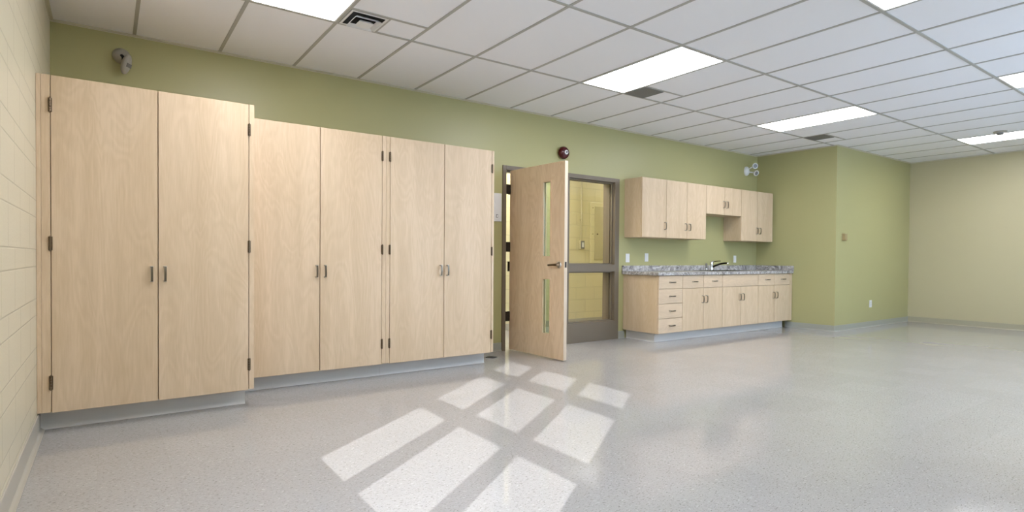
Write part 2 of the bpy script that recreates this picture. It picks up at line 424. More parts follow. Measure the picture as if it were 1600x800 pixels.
# wall angle around the ceiling
b = BM()
def angle_line(p, q, nx, ny, m_=None):
    (x0, y0), (x1, y1) = p, q
    prism(b, [(x0, y0), (x1, y1), (x1+nx*0.022, y1+ny*0.022), (x0+nx*0.022, y0+ny*0.022)], ZC-0.010, ZC-0.002)
    prism(b, [(x0, y0), (x1, y1), (x1+nx*0.003, y1+ny*0.003), (x0+nx*0.003, y0+ny*0.003)], ZC-0.016, ZC-0.002)
angle_line((XL, YB), (CO[0], YB), 0, -1); angle_line((XL, YF), (XL, YB), 1, 0)
angle_line(CO, CK, -1, 0); angle_line((CK[0], YK), (XR, YK), 0, -1); angle_line((XR, YF), (XR, YK), -1, 0)
struct('trim_2', b, M['angle'])

# baseboards
def cove(bm, p, q, n, h=0.10, t=0.006, foot=0.016):
    p = Vector((*p, 0)); q = Vector((*q, 0)); n = Vector((*n, 0)).normalized()
    prof = [(0, 0), (foot, 0), (foot, 0.002), (foot*0.65, 0.006), (t+0.001, 0.014), (t, 0.025), (t, h-0.003), (t*0.5, h), (0, h)]
    A = [bm.verts.new(p + n*a + Vector((0, 0, z))) for a, z in prof]; B = [bm.verts.new(q + n*a + Vector((0, 0, z))) for a, z in prof]
    k = len(prof)
    for i in range(k): bm.faces.new((A[i], A[(i+1) % k], B[(i+1) % k], B[i]))
    bm.faces.new(A); bm.faces.new(list(reversed(B)))
b = BM(); cove(b, (XL, YF), (XL, 4.49), (1, 0), 0.12, 0.008, 0.03); struct('baseboard_left', b, M['base_pale'])
b = BM(); cove(b, (XR, YF), (XR, YK), (-1, 0), 0.095); struct('baseboard_right', b, M['base_beige'])
b = BM(); cove(b, (8.98, 4.90), CK, (-1, -0.05), 0.09, 0.004, 0.012); cove(b, CK, (XR, YK), (0, -1), 0.09, 0.004, 0.012); struct('baseboard_recess', b, M['base_mist'])
b = BM(); cove(b, (FX1, YB), (5.78, YB), (0, -1)); cove(b, (3.19, YB), (FX0, YB), (0, -1)); struct('baseboard_back', b, M['base_mist'])

# ---------------------------------------------------------------- hollow metal frame with sidelight, and the open door
fy0, fy1 = YB-0.012, YB+WT+0.012
MX0, MX1 = 4.700, 4.762      # mullion
door = struct_root('door_1', (FX0+0.05, YB, 0))
b = BM()
bx(b, FX0, 3.790, fy0, fy1, 0, FZ, 0.002, 1)
bx(b, 3.790, MX0, fy0, fy1, 2.107, FZ)
bx(b, 3.790, 3.806, YB+0.055, YB+0.10, 0, 2.107); bx(b, 3.806, MX0, YB+0.055, YB+0.10, 2.091, 2.107)   # stops
obj('door_frame', b, M['frame'], door)
# door leaf: hinge edge (3.85, 5.41) to free edge (3.893, 4.48)
hp = Vector((3.853, 5.405, 0)); fp = Vector((3.893, 4.482, 0)); dv = (fp-hp).normalized(); dn = Vector((-dv.y, dv.x, 0))  # dn points +x
LEN = (fp-hp).length; TH = 0.044
def dpt(s, t, z): return hp + dv*s + dn*t + Vector((0, 0, z))
def dbox(bm, s0, s1, t0, t1, z0, z1):
    c = [dpt(s, t, z) for z in (z0, z1) for s, t in ((s0, t0), (s1, t0), (s1, t1), (s0, t1))]
    v = [bm.verts.new(p) for p in c]
    for q in ((0,3,2,1),(4,5,6,7),(0,1,5,4),(1,2,6,5),(2,3,7,6),(3,0,4,7)): bm.faces.new([v[i] for i in q])
DZ0, DZ1 = 0.012, 2.100
lites = [(0.257, 0.868), (1.092, 1.915)]; LS0, LS1 = 0.578, 0.718
b = BM()
dbox(b, 0, LS0, 0, TH, DZ0, DZ1); dbox(b, LS1, LEN, 0, TH, DZ0, DZ1)
for z0, z1 in ((DZ0, lites[0][0]), (lites[0][1], lites[1][0]), (lites[1][1], DZ1)): dbox(b, LS0, LS1, 0, TH, z0, z1)
leaf = obj('door_leaf', b, M['birch'], door)
leaf['label'] = 'pale birch veneer leaf with two narrow windows'
b = BM(); dbox(b, LEN, LEN+0.0015, 0.001, TH-0.001, DZ0, DZ1); obj('edge_strip', b, M['edge'], leaf)
for z0, z1 in lites:
    b = BM(); g = 0.012
    for t0, t1 in ((-0.006, 0.010), (TH-0.010, TH+0.006)):
        dbox(b, LS0-g*0.3, LS0+g, t0, t1, z0-g*0.3, z1+g*0.3); dbox(b, LS1-g, LS1+g*0.3, t0, t1, z0-g*0.3, z1+g*0.3)
        dbox(b, LS0+g, LS1-g, t0, t1, z0-g*0.3, z0+g); dbox(b, LS0+g, LS1-g, t0, t1, z1-g, z1+g*0.3)
    obj('glazing_bead', b, M['birch'], leaf)
    b = BM(); dbox(b, LS0+g*0.5, LS1-g*0.5, TH/2-0.003, TH/2+0.003, z0+g*0.5, z1-g*0.5); obj('glass_lite', b, M['doorglass'], leaf)
for z in (0.40, 1.08+0.13, 1.08+0.80):
    b = BM(); lathe(b, dpt(-0.012, -0.004, z-0.057), (0, 0, 1), [(0.0095, 0), (0.0095, 0.114)], 14)
    dbox(b, -0.012, 0.002, -0.003, 0.036, z-0.057, z+0.057)
    bx(b, 3.788, 3.848, YB-0.014, YB-0.010, z-0.057, z+0.057)
    obj('hinge', b, M['hinge_dark'], leaf)
b = BM(); dbox(b, -0.040, 0.002, 0.0, 0.012, 0.925, 1.04); obj('strike_guard', b, M['hinge_dark'], leaf)
b = BM(); dbox(b, LEN+0.001, LEN+0.003, 0.010, 0.034, 0.985, 1.045); obj('latch_plate', b, M['hinge_dark'], leaf)
for side in (-1, 1):
    t = 0 if side < 0 else TH
    ls = LEN-0.075
    b = BM(); lathe(b, dpt(ls, t, 1.012), dn*side, [(0.036, 0), (0.036, 0.006), (0.030, 0.011), (0.0, 0.011)], 24)
    lathe(b, dpt(ls, t, 1.012), dn*side, [(0.016, 0.010), (0.014, 0.045), (0.0, 0.045)], 20)
    lv = obj('lock_rose', b, M['steel'], leaf, smooth=True)
    b = BM(); pts = smooth_path([dpt(ls, t+side*0.040, 1.012), dpt(ls-0.025, t+side*0.048, 1.012), dpt(ls-0.07, t+side*0.050, 1.011), dpt(ls-0.125, t+side*0.044, 1.008)])
    tube(b, pts, [0.012]*8 + [0.0105]*(len(pts)-8), 12); obj('lever_handle', b, M['hinge'], leaf, smooth=True)
# sidelight
sid = struct_root('window_4', ((MX0+FX1)/2, YB, 0))
GX1 = 5.575
b = BM()
bx(b, MX0, MX1, fy0, fy1, 0, FZ); bx(b, GX1, FX1, fy0, fy1, 0, FZ)
bx(b, MX1, GX1, fy0, fy1, 2.103, FZ); bx(b, MX1, GX1, fy0, fy1, 0.910, 1.003); bx(b, MX1, GX1, fy0, fy1, 0.0, 0.250)
obj('window_frame', b, M['frame'], sid)
for z0, z1 in ((0.25, 0.91), (1.003, 2.103)):
    b = BM(); s = 0.016
    for y0, y1 in ((YB+0.035, YB+0.062), (YB+0.078, YB+0.105)):
        bx(b, MX1, MX1+s, y0, y1, z0, z1); bx(b, GX1-s, GX1, y0, y1, z0, z1)
        bx(b, MX1+s, GX1-s, y0, y1, z0, z0+s); bx(b, MX1+s, GX1-s, y0, y1, z1-s, z1)
    obj('glazing_stop', b, M['frame'], sid)
    b = BM(); bx(b, MX1+0.004, GX1-0.004, YB+0.067, YB+0.073, z0+0.004, z1-0.004); obj('pane', b, M['glass'], sid)

# ---------------------------------------------------------------- hardware prototypes
def handle_mesh():
    b = BM(); h = 0.052; wd = 0.0085
    # square-shouldered arch pull: two chunky feet and a flat bowed bar (vertical, centred; front is -Y)
    for s in (-1, 1):
        bx(b, -wd, wd, -0.026, 0, s*h-(0.010 if s > 0 else 0), s*h+(0.010 if s < 0 else 0), 0.0015)
    seg = 8; vs = []
    for i in range(seg+1):
        z = -h + 0.004 + (2*h-0.008)*i/seg; y = -0.026 - 0.006*(1-(z/h)**2)
        vs.append([b.verts.new((x, y+dy, z)) for x, dy in ((-wd*0.8, -0.003), (wd*0.8, -0.003), (wd*0.8, 0.003), (-wd*0.8, 0.003))])
    for p, q in zip(vs, vs[1:]):
        for i in range(4): b.faces.new((p[i], p[(i+1) % 4], q[(i+1) % 4], q[i]))
    b.faces.new(vs[0]); b.faces.new(vs[-1])
    bmesh.ops.recalc_face_normals(b, faces=b.faces[:])
    me = bpy.data.meshes.new('handle'); b.to_mesh(me); b.free(); me.materials.append(M['pull']); me.materials.append(M['steel'])
    for p in me.polygons:
        p.material_index = 1 if abs(p.center.z) > 0.0415 and p.center.y > -0.0262 else 0
    return me
HM = handle_mesh()
def hinge_mesh():
    b = BM()
    for i in range(5): lathe(b, (0, -0.007, -0.042+i*0.017), (0, 0, 1), [(0.0062, 0.0006), (0.0068, 0.002), (0.0068, 0.015), (0.0062, 0.0164)], 12)
    lathe(b, (0, -0.007, -0.046), (0, 0, 1), [(0.003, 0), (0.004, 0.004)], 10); lathe(b, (0, -0.007, 0.043), (0, 0, 1), [(0.004, 0), (0.003, 0.004)], 10)
    bx(b, -0.010, 0.010, -0.0025, 0, -0.041, 0.042)
    bmesh.ops.recalc_face_normals(b, faces=b.faces[:])
    me = bpy.data.meshes.new('hinge'); b.to_mesh(me); b.free(); me.materials.append(M['hinge']); return me
GM = hinge_mesh()
def put_mesh(name, me, parent, pos, rot=None):
    o = bpy.data.objects.new(name, me); C.objects.link(o); o.parent = parent; o.location = Vector(pos) - wloc(parent)
    if rot: o.rotation_euler = rot
    return o

# ---------------------------------------------------------------- tall storage cabinets
GAP = 0.0030
def tall_cabinet(label, X0, X1, yf, yb, doors, hinges_x, handles, toe, loc_x, stiles=(), group=None, toe_end=False, hz=(1.975, 1.147, 0.308)):
    t = thing('storage_cabinet', label, 'cabinet', ((X0+X1)/2, (yf+yb)/2, 0), group)
    z0, z1 = 0.130, 2.155
    b = BM(); bx(b, X0, X1, yf+0.0205, yb, z0, z1)                                   # carcass
    body = obj('body', b, M['maple'], t)
    for a, c in stiles:
        b = BM(); bx(b, a, c, yf, yf+0.020, z0, z1, 0.0008, 1); obj('stile', b, M['maple'], t)
    ds = []
    for a, c in doors:
        b = BM(); bx(b, a+GAP, c-GAP, yf-0.0005, yf+0.0195, z0-0.004, z1, 0.0012, 1); ds.append(obj('door', b, M['maple'], t))
    for i, hx in hinges_x:
        for z in hz: put_mesh('hinge', GM, ds[i], (hx, yf, z))
    for i, hx in handles: put_mesh('handle', HM, ds[i], (hx, yf-0.0005, 0.959))
    b = BM(); bx(b, toe[0], toe[1], toe[2], toe[2]+0.018, 0, 0.130); 
    cove(b, (toe[0], toe[2]), (toe[1], toe[2]), (0, -1), 0.11, 0.003, 0.010)
    if toe_end: bx(b, toe[1]-0.018, toe[1], toe[2]+0.018, yb, 0, 0.130)
    obj('toe_kick', b, M['base_grey'], t)
    return t
tall_cabinet('tall pale maple double door cabinet nearest the left block wall, standing forward of its neighbours',
    -0.349, 0.856, 4.35, 5.395, [(-0.282, 0.269), (0.269, 0.822)], [(0, -0.283), (1, 0.823)], [(0, 0.233), (1, 0.308)],
    (-0.349, 0.82, 4.482), 0, [(-0.349, -0.3265), (-0.3255, -0.283), (0.823, 0.856)], 'tall storage cabinets', True)
tall_cabinet('tall pale maple double door cabinet in the middle of the three tall ones',
    0.858, 2.0295, 4.75, 5.395, [(0.90, 1.446), (1.446, 1.994)], [(1, 1.995)], [(0, 1.417), (1, 1.487)],
    (0.858, 2.0295, 4.885), 0, [(0.858, 0.900), (1.995, 2.0295)], 'tall storage cabinets')
tall_cabinet('tall pale maple double door cabinet closest to the open door',
    2.0305, 3.189, 4.75, 5.395, [(2.067, 2.621), (2.621, 3.162)], [(0, 2.066), (1, 3.163)], [(0, 2.580), (1, 2.653)],
    (2.0305, 3.165, 4.885), 0, [(2.0305, 2.066), (3.163, 3.189)], 'tall storage cabinets', True)

# ---------------------------------------------------------------- kitchen base cabinets
BYF, BZ0, BZ1 = 4.79, 0.120, 0.868
def base_cabinet(label, X0, X1, doors, drawers, end_left=False, end_right=False):
    t = thing('base_cabinet', label, 'cabinet', ((X0+X1)/2, 5.09, 0), 'kitchen base cabinets')
    b = BM(); bx(b, X0+0.0004, X1-0.0004, BYF+0.0205, YB-0.004, BZ0, BZ0+0.018); bx(b, X0+0.0004, X0+0.018, BYF+0.0205, YB-0.004, BZ0+0.018, BZ1)
    bx(b, X1-0.018, X1-0.0004, BYF+0.0205, YB-0.004, BZ0+0.018, BZ1); bx(b, X0+0.018, X1-0.018, YB-0.012, YB-0.004, BZ0+0.018, BZ1)
    bx(b, X0+0.018, X1-0.018, BYF+0.021, BYF+0.045, BZ0+0.018, BZ1)
    obj('body', b, M['maple_side'], t)
    fs = []
    for a, c, e, f, hx, hz in doors:
        b = BM(); bx(b, a+GAP, c-GAP, BYF, BYF+0.020, e+GAP, f-GAP, 0.0012, 1); d = obj('door', b, M['maple'], t)
        put_mesh('handle', HM, d, (hx, BYF, hz))
    for a, c, e, f, hs in drawers:
        b = BM(); bx(b, a+GAP, c-GAP, BYF, BYF+0.020, e+GAP, f-GAP, 0.0012, 1); d = obj('drawer' if hs else 'false_front', b, M['maple_h'], t)
        if hs: put_mesh('handle', HM, d, (hs[0], BYF, hs[1]), (0, PI/2, 0))
    b = BM(); ty = 4.905
    x0t = X0+0.06 if end_left else X0; x1t = X1
    bx(b, x0t, x1t, ty, ty+0.018, 0, BZ0); cove(b, (x0t, ty), (x1t, ty), (0, -1), 0.105, 0.003, 0.010)
    if end_left:
        bx(b, x0t, x0t+0.018, ty+0.018, YB-0.008, 0, BZ0); cove(b, (x0t, YB-0.008), (x0t, ty), (-1, 0), 0.105, 0.003, 0.010)
    obj('toe_kick', b, M['base_grey'], t)
    return t
B = [5.754, 6.234, 6.684, 7.115, 7.557, 8.014, 8.457, 8.898]
zt = 0.6925
base_cabinet('maple base cabinet of four stacked drawers at the left end of the counter', B[0], B[1], [],
    [(B[0], B[1], a, c, ((B[0]+B[1])/2+0.02, (a+c)/2+dz)) for a, c, dz in ((0.120, 0.312, 0), (0.312, 0.504, 0), (0.504, 0.695, 0), (0.695, 0.866, 0))], end_left=True)
def pair(label, i, fs, end_right=False):
    a, c, e = B[i], B[i+1], B[i+2]
    dr = [(a, e, zt, 0.866, None)] if fs else [(a, c, zt, 0.866, ((a+c)/2+0.02, 0.781)), (c, e, zt, 0.866, ((c+e)/2+0.02, 0.781))]
    return base_cabinet(label, a, e, [(a, c, BZ0, zt, c-0.030, 0.538), (c, e, BZ0, zt, c+0.052, 0.538)], dr, end_right=end_right)
pair('maple base cabinet with two doors and two drawers, just right of the drawer stack', 1, False)
pair('maple base cabinet under the sink with a plain front panel above two doors', 3, True)
lastc = pair('maple base cabinet with two doors and two drawers at the right end of the counter', 5, False)
b = BM(); bx(b, B[7]+0.001, 8.975, BYF+0.002, BYF+0.020, BZ0, BZ1); obj('filler_strip', b, M['maple'], lastc)

# countertop with splashes
ct = thing('countertop', 'grey marbled laminate countertop with raised splash on the base cabinets', 'countertop', (7.3, 5.09, 0.87))
SX0, SX1, SY0, SY1 = 7.17, 7.95, 4.885, 5.305
Z0c, Z1c = 0.872, 0.912
b = BM(); x0, x1, y0, y1 = 5.722, 8.972, 4.768, YB-0.002
i0, i1, j0, j1 = SX0+0.012, SX1-0.012, SY0+0.012, SY1-0.012
bx(b, x0, i0, y0, y1, Z0c, Z1c); bx(b, i1, x1, y0, y1, Z0c, Z1c); bx(b, i0, i1, y0, j0, Z0c, Z1c); bx(b, i0, i1, j1, y1, Z0c, Z1c)
obj('worktop', b, M['stone'], ct)
b = BM(); bx(b, x0, 8.955, YB-0.022, YB-0.001, Z1c, 0.990, 0.002, 1); obj('backsplash', b, M['stone'], ct)
b = BM(); prism(b, [(8.953, YB-0.022), (8.984, 4.770), (8.962, 4.770), (8.930, YB-0.022)], Z1c, 0.990); obj('side_splash', b, M['stone'], ct)
# sink
sk = thing('sink', 'stainless steel drop-in sink set in the grey countertop', 'sink', ((SX0+SX1)/2, (SY0+SY1)/2, 0.912))
b = BM(); r = 0.028
for (a, c, e, f) in ((SX0, SX1, SY0, SY0+r), (SX0, SX1, SY1-0.07, SY1), (SX0, SX0+r, SY0+r, SY1-0.07), (SX1-r, SX1, SY0+r, SY1-0.07), ((SX0+SX1)/2-0.015, (SX0+SX1)/2+0.015, SY0+r, SY1-0.07)):
    bx(b, a, c, e, f, 0.9125, 0.918)
obj('rim', b, M['sink'], sk)
for (a, c) in ((SX0+r, (SX0+SX1)/2-0.015), ((SX0+SX1)/2+0.015, SX1-r)):
    b = BM(); e, f = SY0+r, SY1-0.07; zb = 0.76; tk = 0.002
    bx(b, a, c, e, f, zb, zb+tk); bx(b, a, a+tk, e, f, zb, 0.913); bx(b, c-tk, c, e, f, zb, 0.913); bx(b, a, c, e, e+tk, zb, 0.913); bx(b, a, c, f-tk, f, zb, 0.913)
    bs = obj('basin', b, M['sink'], sk)
    b = BM(); lathe(b, ((a+c)/2, (e+f)/2, zb+tk), (0, 0, 1), [(0.045, 0), (0.045, 0.003), (0.03, 0.004), (0.03, 0.001), (0, 0.001)], 20); obj('drain', b, M['chrome'], bs, smooth=True)
# faucet
fc = thing('faucet', 'chrome single lever faucet with long raised spout behind the sink', 'faucet', (7.54, 5.27, 0.918))
b = BM(); lathe(b, (7.54, 5.27, 0.918), (0, 0, 1), [(0.034, 0), (0.034, 0.006), (0.026, 0.010), (0.024, 0.06), (0.027, 0.10), (0.026, 0.115), (0.017, 0.128), (0, 0.131)], 24)
obj('body', b, M['chrome'], fc, smooth=True)
b = BM(); pts = smooth_path([(7.543, 5.262, 0.965), (7.550, 5.215, 0.987), (7.560, 5.16, 1.008), (7.572, 5.10, 1.023), (7.582, 5.05, 1.030), (7.585, 5.03, 1.028)])
tube(b, pts, [0.016-0.005*i/len(pts) for i in range(len(pts))], 12); obj('spout', b, M['spout_reflect'], fc, smooth=True)
b = BM(); lathe(b, (7.585, 5.027, 1.034), (0.05, -0.15, -1), [(0.011, 0), (0.013, 0.006), (0.013, 0.022), (0.009, 0.024), (0, 0.024)], 16); obj('aerator', b, M['chrome'], fc, smooth=True)
b = BM(); tube(b, smooth_path([(7.54, 5.27, 1.040), (7.55, 5.24, 1.050), (7.565, 5.18, 1.058), (7.575, 5.14, 1.060)]), [0.010]*6+[0.0065]*13, 10); obj('lever', b, M['chrome'], fc, smooth=True)
# side spray
sp = thing('side_sprayer', 'small dark side sprayer left of the chrome faucet', 'sprayer', (7.43, 5.282, 0.918))
b = BM(); lathe(b, (7.43, 5.282, 0.918), (0, 0, 1), [(0.022, 0), (0.022, 0.005), (0.015, 0.012), (0.013, 0.03), (0, 0.03)], 16); obj('holder', b, M['chrome'], sp, smooth=True)
b = BM(); lathe(b, (7.43, 5.282, 0.945), (0, 0, 1), [(0.012, 0), (0.011, 0.03), (0.016, 0.06), (0.014, 0.075), (0, 0.078)], 16); obj('spray_head', b, M['lens'], sp, smooth=True)

# ---------------------------------------------------------------- wall cabinets
WYF = 5.09
W = [5.764, 6.259, 6.700, 7.140, 7.585, 8.024, 8.462, 8.908]
def wall_cabinet(label, X0, X1, zb, doors):
    t = thing('wall_cabinet', label, 'cabinet', ((X0+X1)/2, 5.24, zb), 'kitchen wall cabinets')
    zt_ = 2.165
    b = BM(); bx(b, X0+0.0004, X1-0.0004, WYF+0.021, YB-0.001, zb, zt_, 0.0008, 1); obj('body', b, M['maple_side'], t)
    for a, c, hx, hz in doors:
        b = BM(); bx(b, a+GAP, c-GAP, WYF, WYF+0.020, zb+0.001, zt_-0.001, 0.0012, 1); d = obj('door', b, M['maple'], t)
        put_mesh('handle', HM, d, (hx, WYF, hz))
wall_cabinet('maple wall cabinet with one door at the left end of the row', W[0], W[1], 1.372, [(W[0], W[1], W[1]-0.036, 1.533)])
wall_cabinet('maple wall cabinet with two tall doors left of the short one', W[1], W[3], 1.372, [(W[1], W[2], W[2]-0.038, 1.533), (W[2], W[3], W[2]+0.048, 1.533)])
wall_cabinet('short maple wall cabinet with two doors above the sink', W[3], W[5], 1.750, [(W[3], W[4], W[4]-0.028, 1.904), (W[4], W[5], W[4]+0.052, 1.904)])
wall_cabinet('maple wall cabinet with two tall doors at the right end by the corner', W[5], W[7], 1.374, [(W[5], W[6], W[6]-0.020, 1.540), (W[6], W[7], W[6]+0.060, 1.540)])

# ---------------------------------------------------------------- wall plates
def plate(name, label, cat, x, y, z, wd, ht, kind):
    t = thing(name, label, cat, (x, y, z), None)
    b = BM(); bx(b, x-wd/2, x+wd/2, y-0.006, y, z-ht/2, z+ht/2, 0.002); obj('plate', b, M['white'], t)
    if kind == 'outlet':
        for s in (-1, 1):
            b = BM(); lathe(b, (x, y-0.006, z+s*0.020), (0, -1, 0), [(0.0165, 0), (0.016, 0.002), (0, 0.002)], 16); r_ = obj('receptacle', b, M['white'], t)
            b = BM()
            for q in (-1, 1): bx(b, x+q*0.006-0.001, x+q*0.006+0.001, y-0.0086, y-0.008, z+s*0.020-0.002, z+s*0.020+0.006)
            obj('slot', b, M['black'], r_)
    else:
        b = BM(); bx(b, x-0.016, x+0.016, y-0.010, y-0.006, z-0.033, z+0.033, 0.002); obj('insert', b, M['white'], t)
plate('wall_outlet', 'white outlet plate above the counter, nearest the glazed sidelight', 'outlet', 5.834, YB, 1.093, 0.072, 0.118, 'rocker')
plate('wall_outlet', 'white outlet plate above the counter, second from the glazed sidelight', 'outlet', 6.217, YB, 1.103, 0.072, 0.115, 'rocker')
plate('wall_outlet', 'white outlet plate above the counter right of the faucet', 'outlet', 8.34, YB, 1.090, 0.072, 0.112, 'rocker')
plate('wall_outlet', 'white outlet plate low on the green column wall', 'outlet', 10.22, YK, 0.376, 0.085, 0.118, 'outlet')
# thermostat
t = thing('thermostat', 'small beige thermostat on the green column wall near its corner', 'thermostat', (9.27, YK, 1.44))
b = BM(); bx(b, 9.215, 9.335, YK-0.008, YK, 1.385, 1.495, 0.002); obj('back_plate', b, M['beige'], t)
b = BM(); bx(b, 9.222, 9.300, YK-0.042, YK-0.008, 1.388, 1.492, 0.004); obj('cover', b, M['beige'], t)
b = BM(); bx(b, 9.305, 9.320, YK-0.018, YK-0.008, 1.40, 1.48, 0.002); obj('thermometer_strip', b, M['edge'], t)
# white control panel between the tall cabinet and door frame
t = thing('control_panel', 'white wall panel half hidden between the tall cabinet and door frame', 'panel', (3.60, YB, 1.66))
b = BM(); bx(b, 3.475, 3.720, YB-0.018, YB, 1.500, 1.823, 0.004); obj('plate', b, M['white'], t)
b = BM(); lathe(b, (3.575, YB-0.018, 1.675), (0, -1, 0), [(0.055, 0), (0.054, 0.006), (0.045, 0.010), (0.012, 0.012), (0, 0.012)], 28); obj('speaker_disc', b, M['white'], t, smooth=True)
b = BM(); bx(b, 3.640, 3.668, YB-0.022, YB-0.018, 1.543, 1.580, 0.001); k_ = obj('button_bezel', b, M['grille'], t)
b = BM(); bx(b, 3.646, 3.662, YB-0.025, YB-0.022, 1.549, 1.574, 0.001); obj('button', b, M['white'], k_)
# fire bell
bc = Vector((4.635, YB, 2.392))
t = thing('fire_bell', 'round dark red alarm bell on the wall above the open door', 'bell', bc)
b = BM(); lathe(b, bc, (0, -1, 0), [(0.045, 0), (0.045, 0.03), (0, 0.03)], 20); obj('back_box', b, M['black'], t, smooth=True)
b = BM(); lathe(b, bc, (0, -1, 0), [(0.074, 0.022), (0.078, 0.026), (0.078, 0.040), (0.074, 0.056), (0.062, 0.072), (0.040, 0.084), (0.018, 0.089), (0, 0.089), ], 32); obj('gong', b, M['red'], t, smooth=True)
b = BM(); lathe(b, bc, (0, -1, 0), [(0.028, 0.082), (0.028, 0.093), (0.024, 0.096), (0.010, 0.096), (0.010, 0.094)], 24); hb = obj('centre_cap', b, M['white'], t, smooth=True)
b = BM(); lathe(b, bc, (0, -1, 0), [(0.010, 0.092), (0.010, 0.104), (0.0, 0.106)], 6); obj('bolt', b, M['black'], hb)
# motion sensor on round base
sc = Vector((0.088, YB, 2.642))
t = thing('motion_sensor', 'grey white motion sensor on a round base high on the green wall', 'sensor', sc)
b = BM(); lathe(b, sc, (0, -1, 0), [(0.060, 0), (0.060, 0.012), (0.050, 0.034), (0.026, 0.052), (0, 0.058)], 28); obj('base', b, M['offwhite'], t, smooth=True)
hd = Vector((0.120, YB-0.085, 2.563)); fdir = Vector((0.80, -0.52, -0.28)).normalized()
b = BM(); tube(b, [sc+Vector((0, -0.045, -0.005)), sc+Vector((0.012, -0.062, -0.02)), hd+Vector((-0.015, 0.01, 0.015))], [0.013, 0.012, 0.014], 12); obj('swivel_arm', b, M['black'], t, smooth=True)
upv = Vector((0, 0, 1)); uu = upv.cross(fdir).normalized(); vv = fdir.cross(uu)
b = BM(); lathe(b, hd - fdir*0.022, fdir, [(0.0, -0.002), (0.036, 0.0), (0.047, 0.010), (0.050, 0.022), (0.047, 0.032), (0.038, 0.040), (0.0, 0.044)], 28, 0.80, 1.60, (uu, vv, fdir)); hh_ = obj('sensor_head', b, M['offwhite'], t, smooth=True)
b = BM()
c0 = hd + fdir*0.0165
ring = [c0 + uu*a + vv*e + fdir*f for f in (-0.004, 0.0075) for a, e in ((-0.024, -0.020), (0.028, -0.020), (0.028, 0.010), (-0.024, 0.010))]
v = [b.verts.new(p) for p in ring]
for q in ((0,3,2,1),(4,5,6,7),(0,1,5,4),(1,2,6,5),(2,3,7,6),(3,0,4,7)): b.faces.new([v[i] for i in q])
obj('sensor_lens', b, M['lens'], hh_)
# emergency light
ec = Vector((8.625, YB, 2.540))
t = thing('emergency_light', 'white twin head emergency lamp high on the wall by the corner', 'emergency light', ec)
b = BM(); lathe(b, ec, (0, -1, 0), [(0.078, 0), (0.078, 0.014), (0.066, 0.034), (0.04, 0.046), (0, 0.050)], 28, 0.75, 1.0); obj('base', b, M['white'], t, smooth=True)
for dx_, dz_, fd in ((0.045, 0.075, (-0.45, -0.85, -0.1)), (0.075, -0.035, (-0.25, -0.9, -0.35))):
    hc = ec + Vector((dx_, -0.125, dz_)); fd = Vector(fd).normalized()
    b = BM(); tube(b, smooth_path([ec+Vector((0.01, -0.04, dz_*0.4)), ec+Vector((dx_*0.5, -0.08, dz_*0.7)), hc-fd*0.02]), 0.010, 10); a_ = obj('arm', b, M['white'], t, smooth=True)
    b = BM(); lathe(b, hc-fd*0.03, fd, [(0.0, 0), (0.020, 0.002), (0.042, 0.030), (0.047, 0.048), (0.045, 0.055), (0.035, 0.055), (0.033, 0.050)], 24); l_ = obj('lamp_head', b, M['white'], t, smooth=True)
    b = BM(); lathe(b, hc-fd*0.03, fd, [(0.034, 0.049), (0.030, 0.053), (0, 0.056)], 20); obj('lens', b, M['lens'], l_, smooth=True)

# ---------------------------------------------------------------- ceiling fixtures
def ceiling_light(label, x0, y1):
    """between cross tees x0..x0+T, runs y1-1.22..y1"""
    xa, xb, ya, yb_ = x0+tw, x0+T-tw, y1-1.22+tw, y1-tw
    t = thing('ceiling_light', label, 'ceiling light', ((xa+xb)/2, (ya+yb_)/2, ZC), 'recessed ceiling panel lights')
    b = BM(); r = 0.012
    bx(b, xa, xb, ya, ya+r, ZC-0.006, ZC-0.0005); bx(b, xa, xb, yb_-r, yb_, ZC-0.006, ZC-0.0005)
    bx(b, xa, xa+r, ya+r, yb_-r, ZC-0.006, ZC-0.0005); bx(b, xb-r, xb, ya+r, yb_-r, ZC-0.006, ZC-0.0005)
    obj('frame', b, M['white'], t)
    b = BM(); bx(b, xa+r, xb-r, ya+r, yb_-r, ZC-0.004, ZC-0.0006); obj('diffuser', b, M['panel'], t)
gx = lambda k: GX0 + k*T
ceiling_light('lit ceiling panel at the top left, beside the square air diffuser', gx(1), ROW[0])
ceiling_light('lit ceiling panel in the middle, largest fully in view', gx(6), ROW[0])
ceiling_light('lit ceiling panel near the green column, third along from the left', gx(11), ROW[0])
ceiling_light('lit ceiling panel nearest the beige far wall, by the smoke detector', gx(16), ROW[1])
ceiling_light('lit ceiling panel cut by the top edge at upper right', gx(6), ROW[2])
ceiling_light('small corner of a lit ceiling panel cut by the right edge, closer than the detector', gx(11), ROW[2])
ceiling_light('lit ceiling panel closest to the window in the left block wall', gx(1), ROW[2])
# supply diffuser: nested square cones with dark slots
def sq_ring(bm, cx, cy, a, za, c, zc, th=0.0015):
    lo = [(cx+sx*a, cy+sy*a, za) for sx, sy in ((-1,-1),(1,-1),(1,1),(-1,1))]; hi = [(cx+sx*c, cy+sy*c, zc) for sx, sy in ((-1,-1),(1,-1),(1,1),(-1,1))]
    L0 = [bm.verts.new(p) for p in lo]; H0 = [bm.verts.new(p) for p in hi]
    L1 = [bm.verts.new((p[0], p[1], p[2]+th)) for p in lo]; H1 = [bm.verts.new((p[0], p[1], p[2]+th)) for p in hi]
    for i in range(4):
        j = (i+1) % 4
        bm.faces.new((L0[i], L0[j], H0[j], H0[i])); bm.faces.new((L1[i], H1[i], H1[j], L1[j]))
        bm.faces.new((L0[i], L1[i], L1[j], L0[j])); bm.faces.new((H0[i], H0[j], H1[j], H1[i]))
dx0 = gx(2)+tw; dcx, dcy = gx(2)+0.155, ROW[0]-0.15
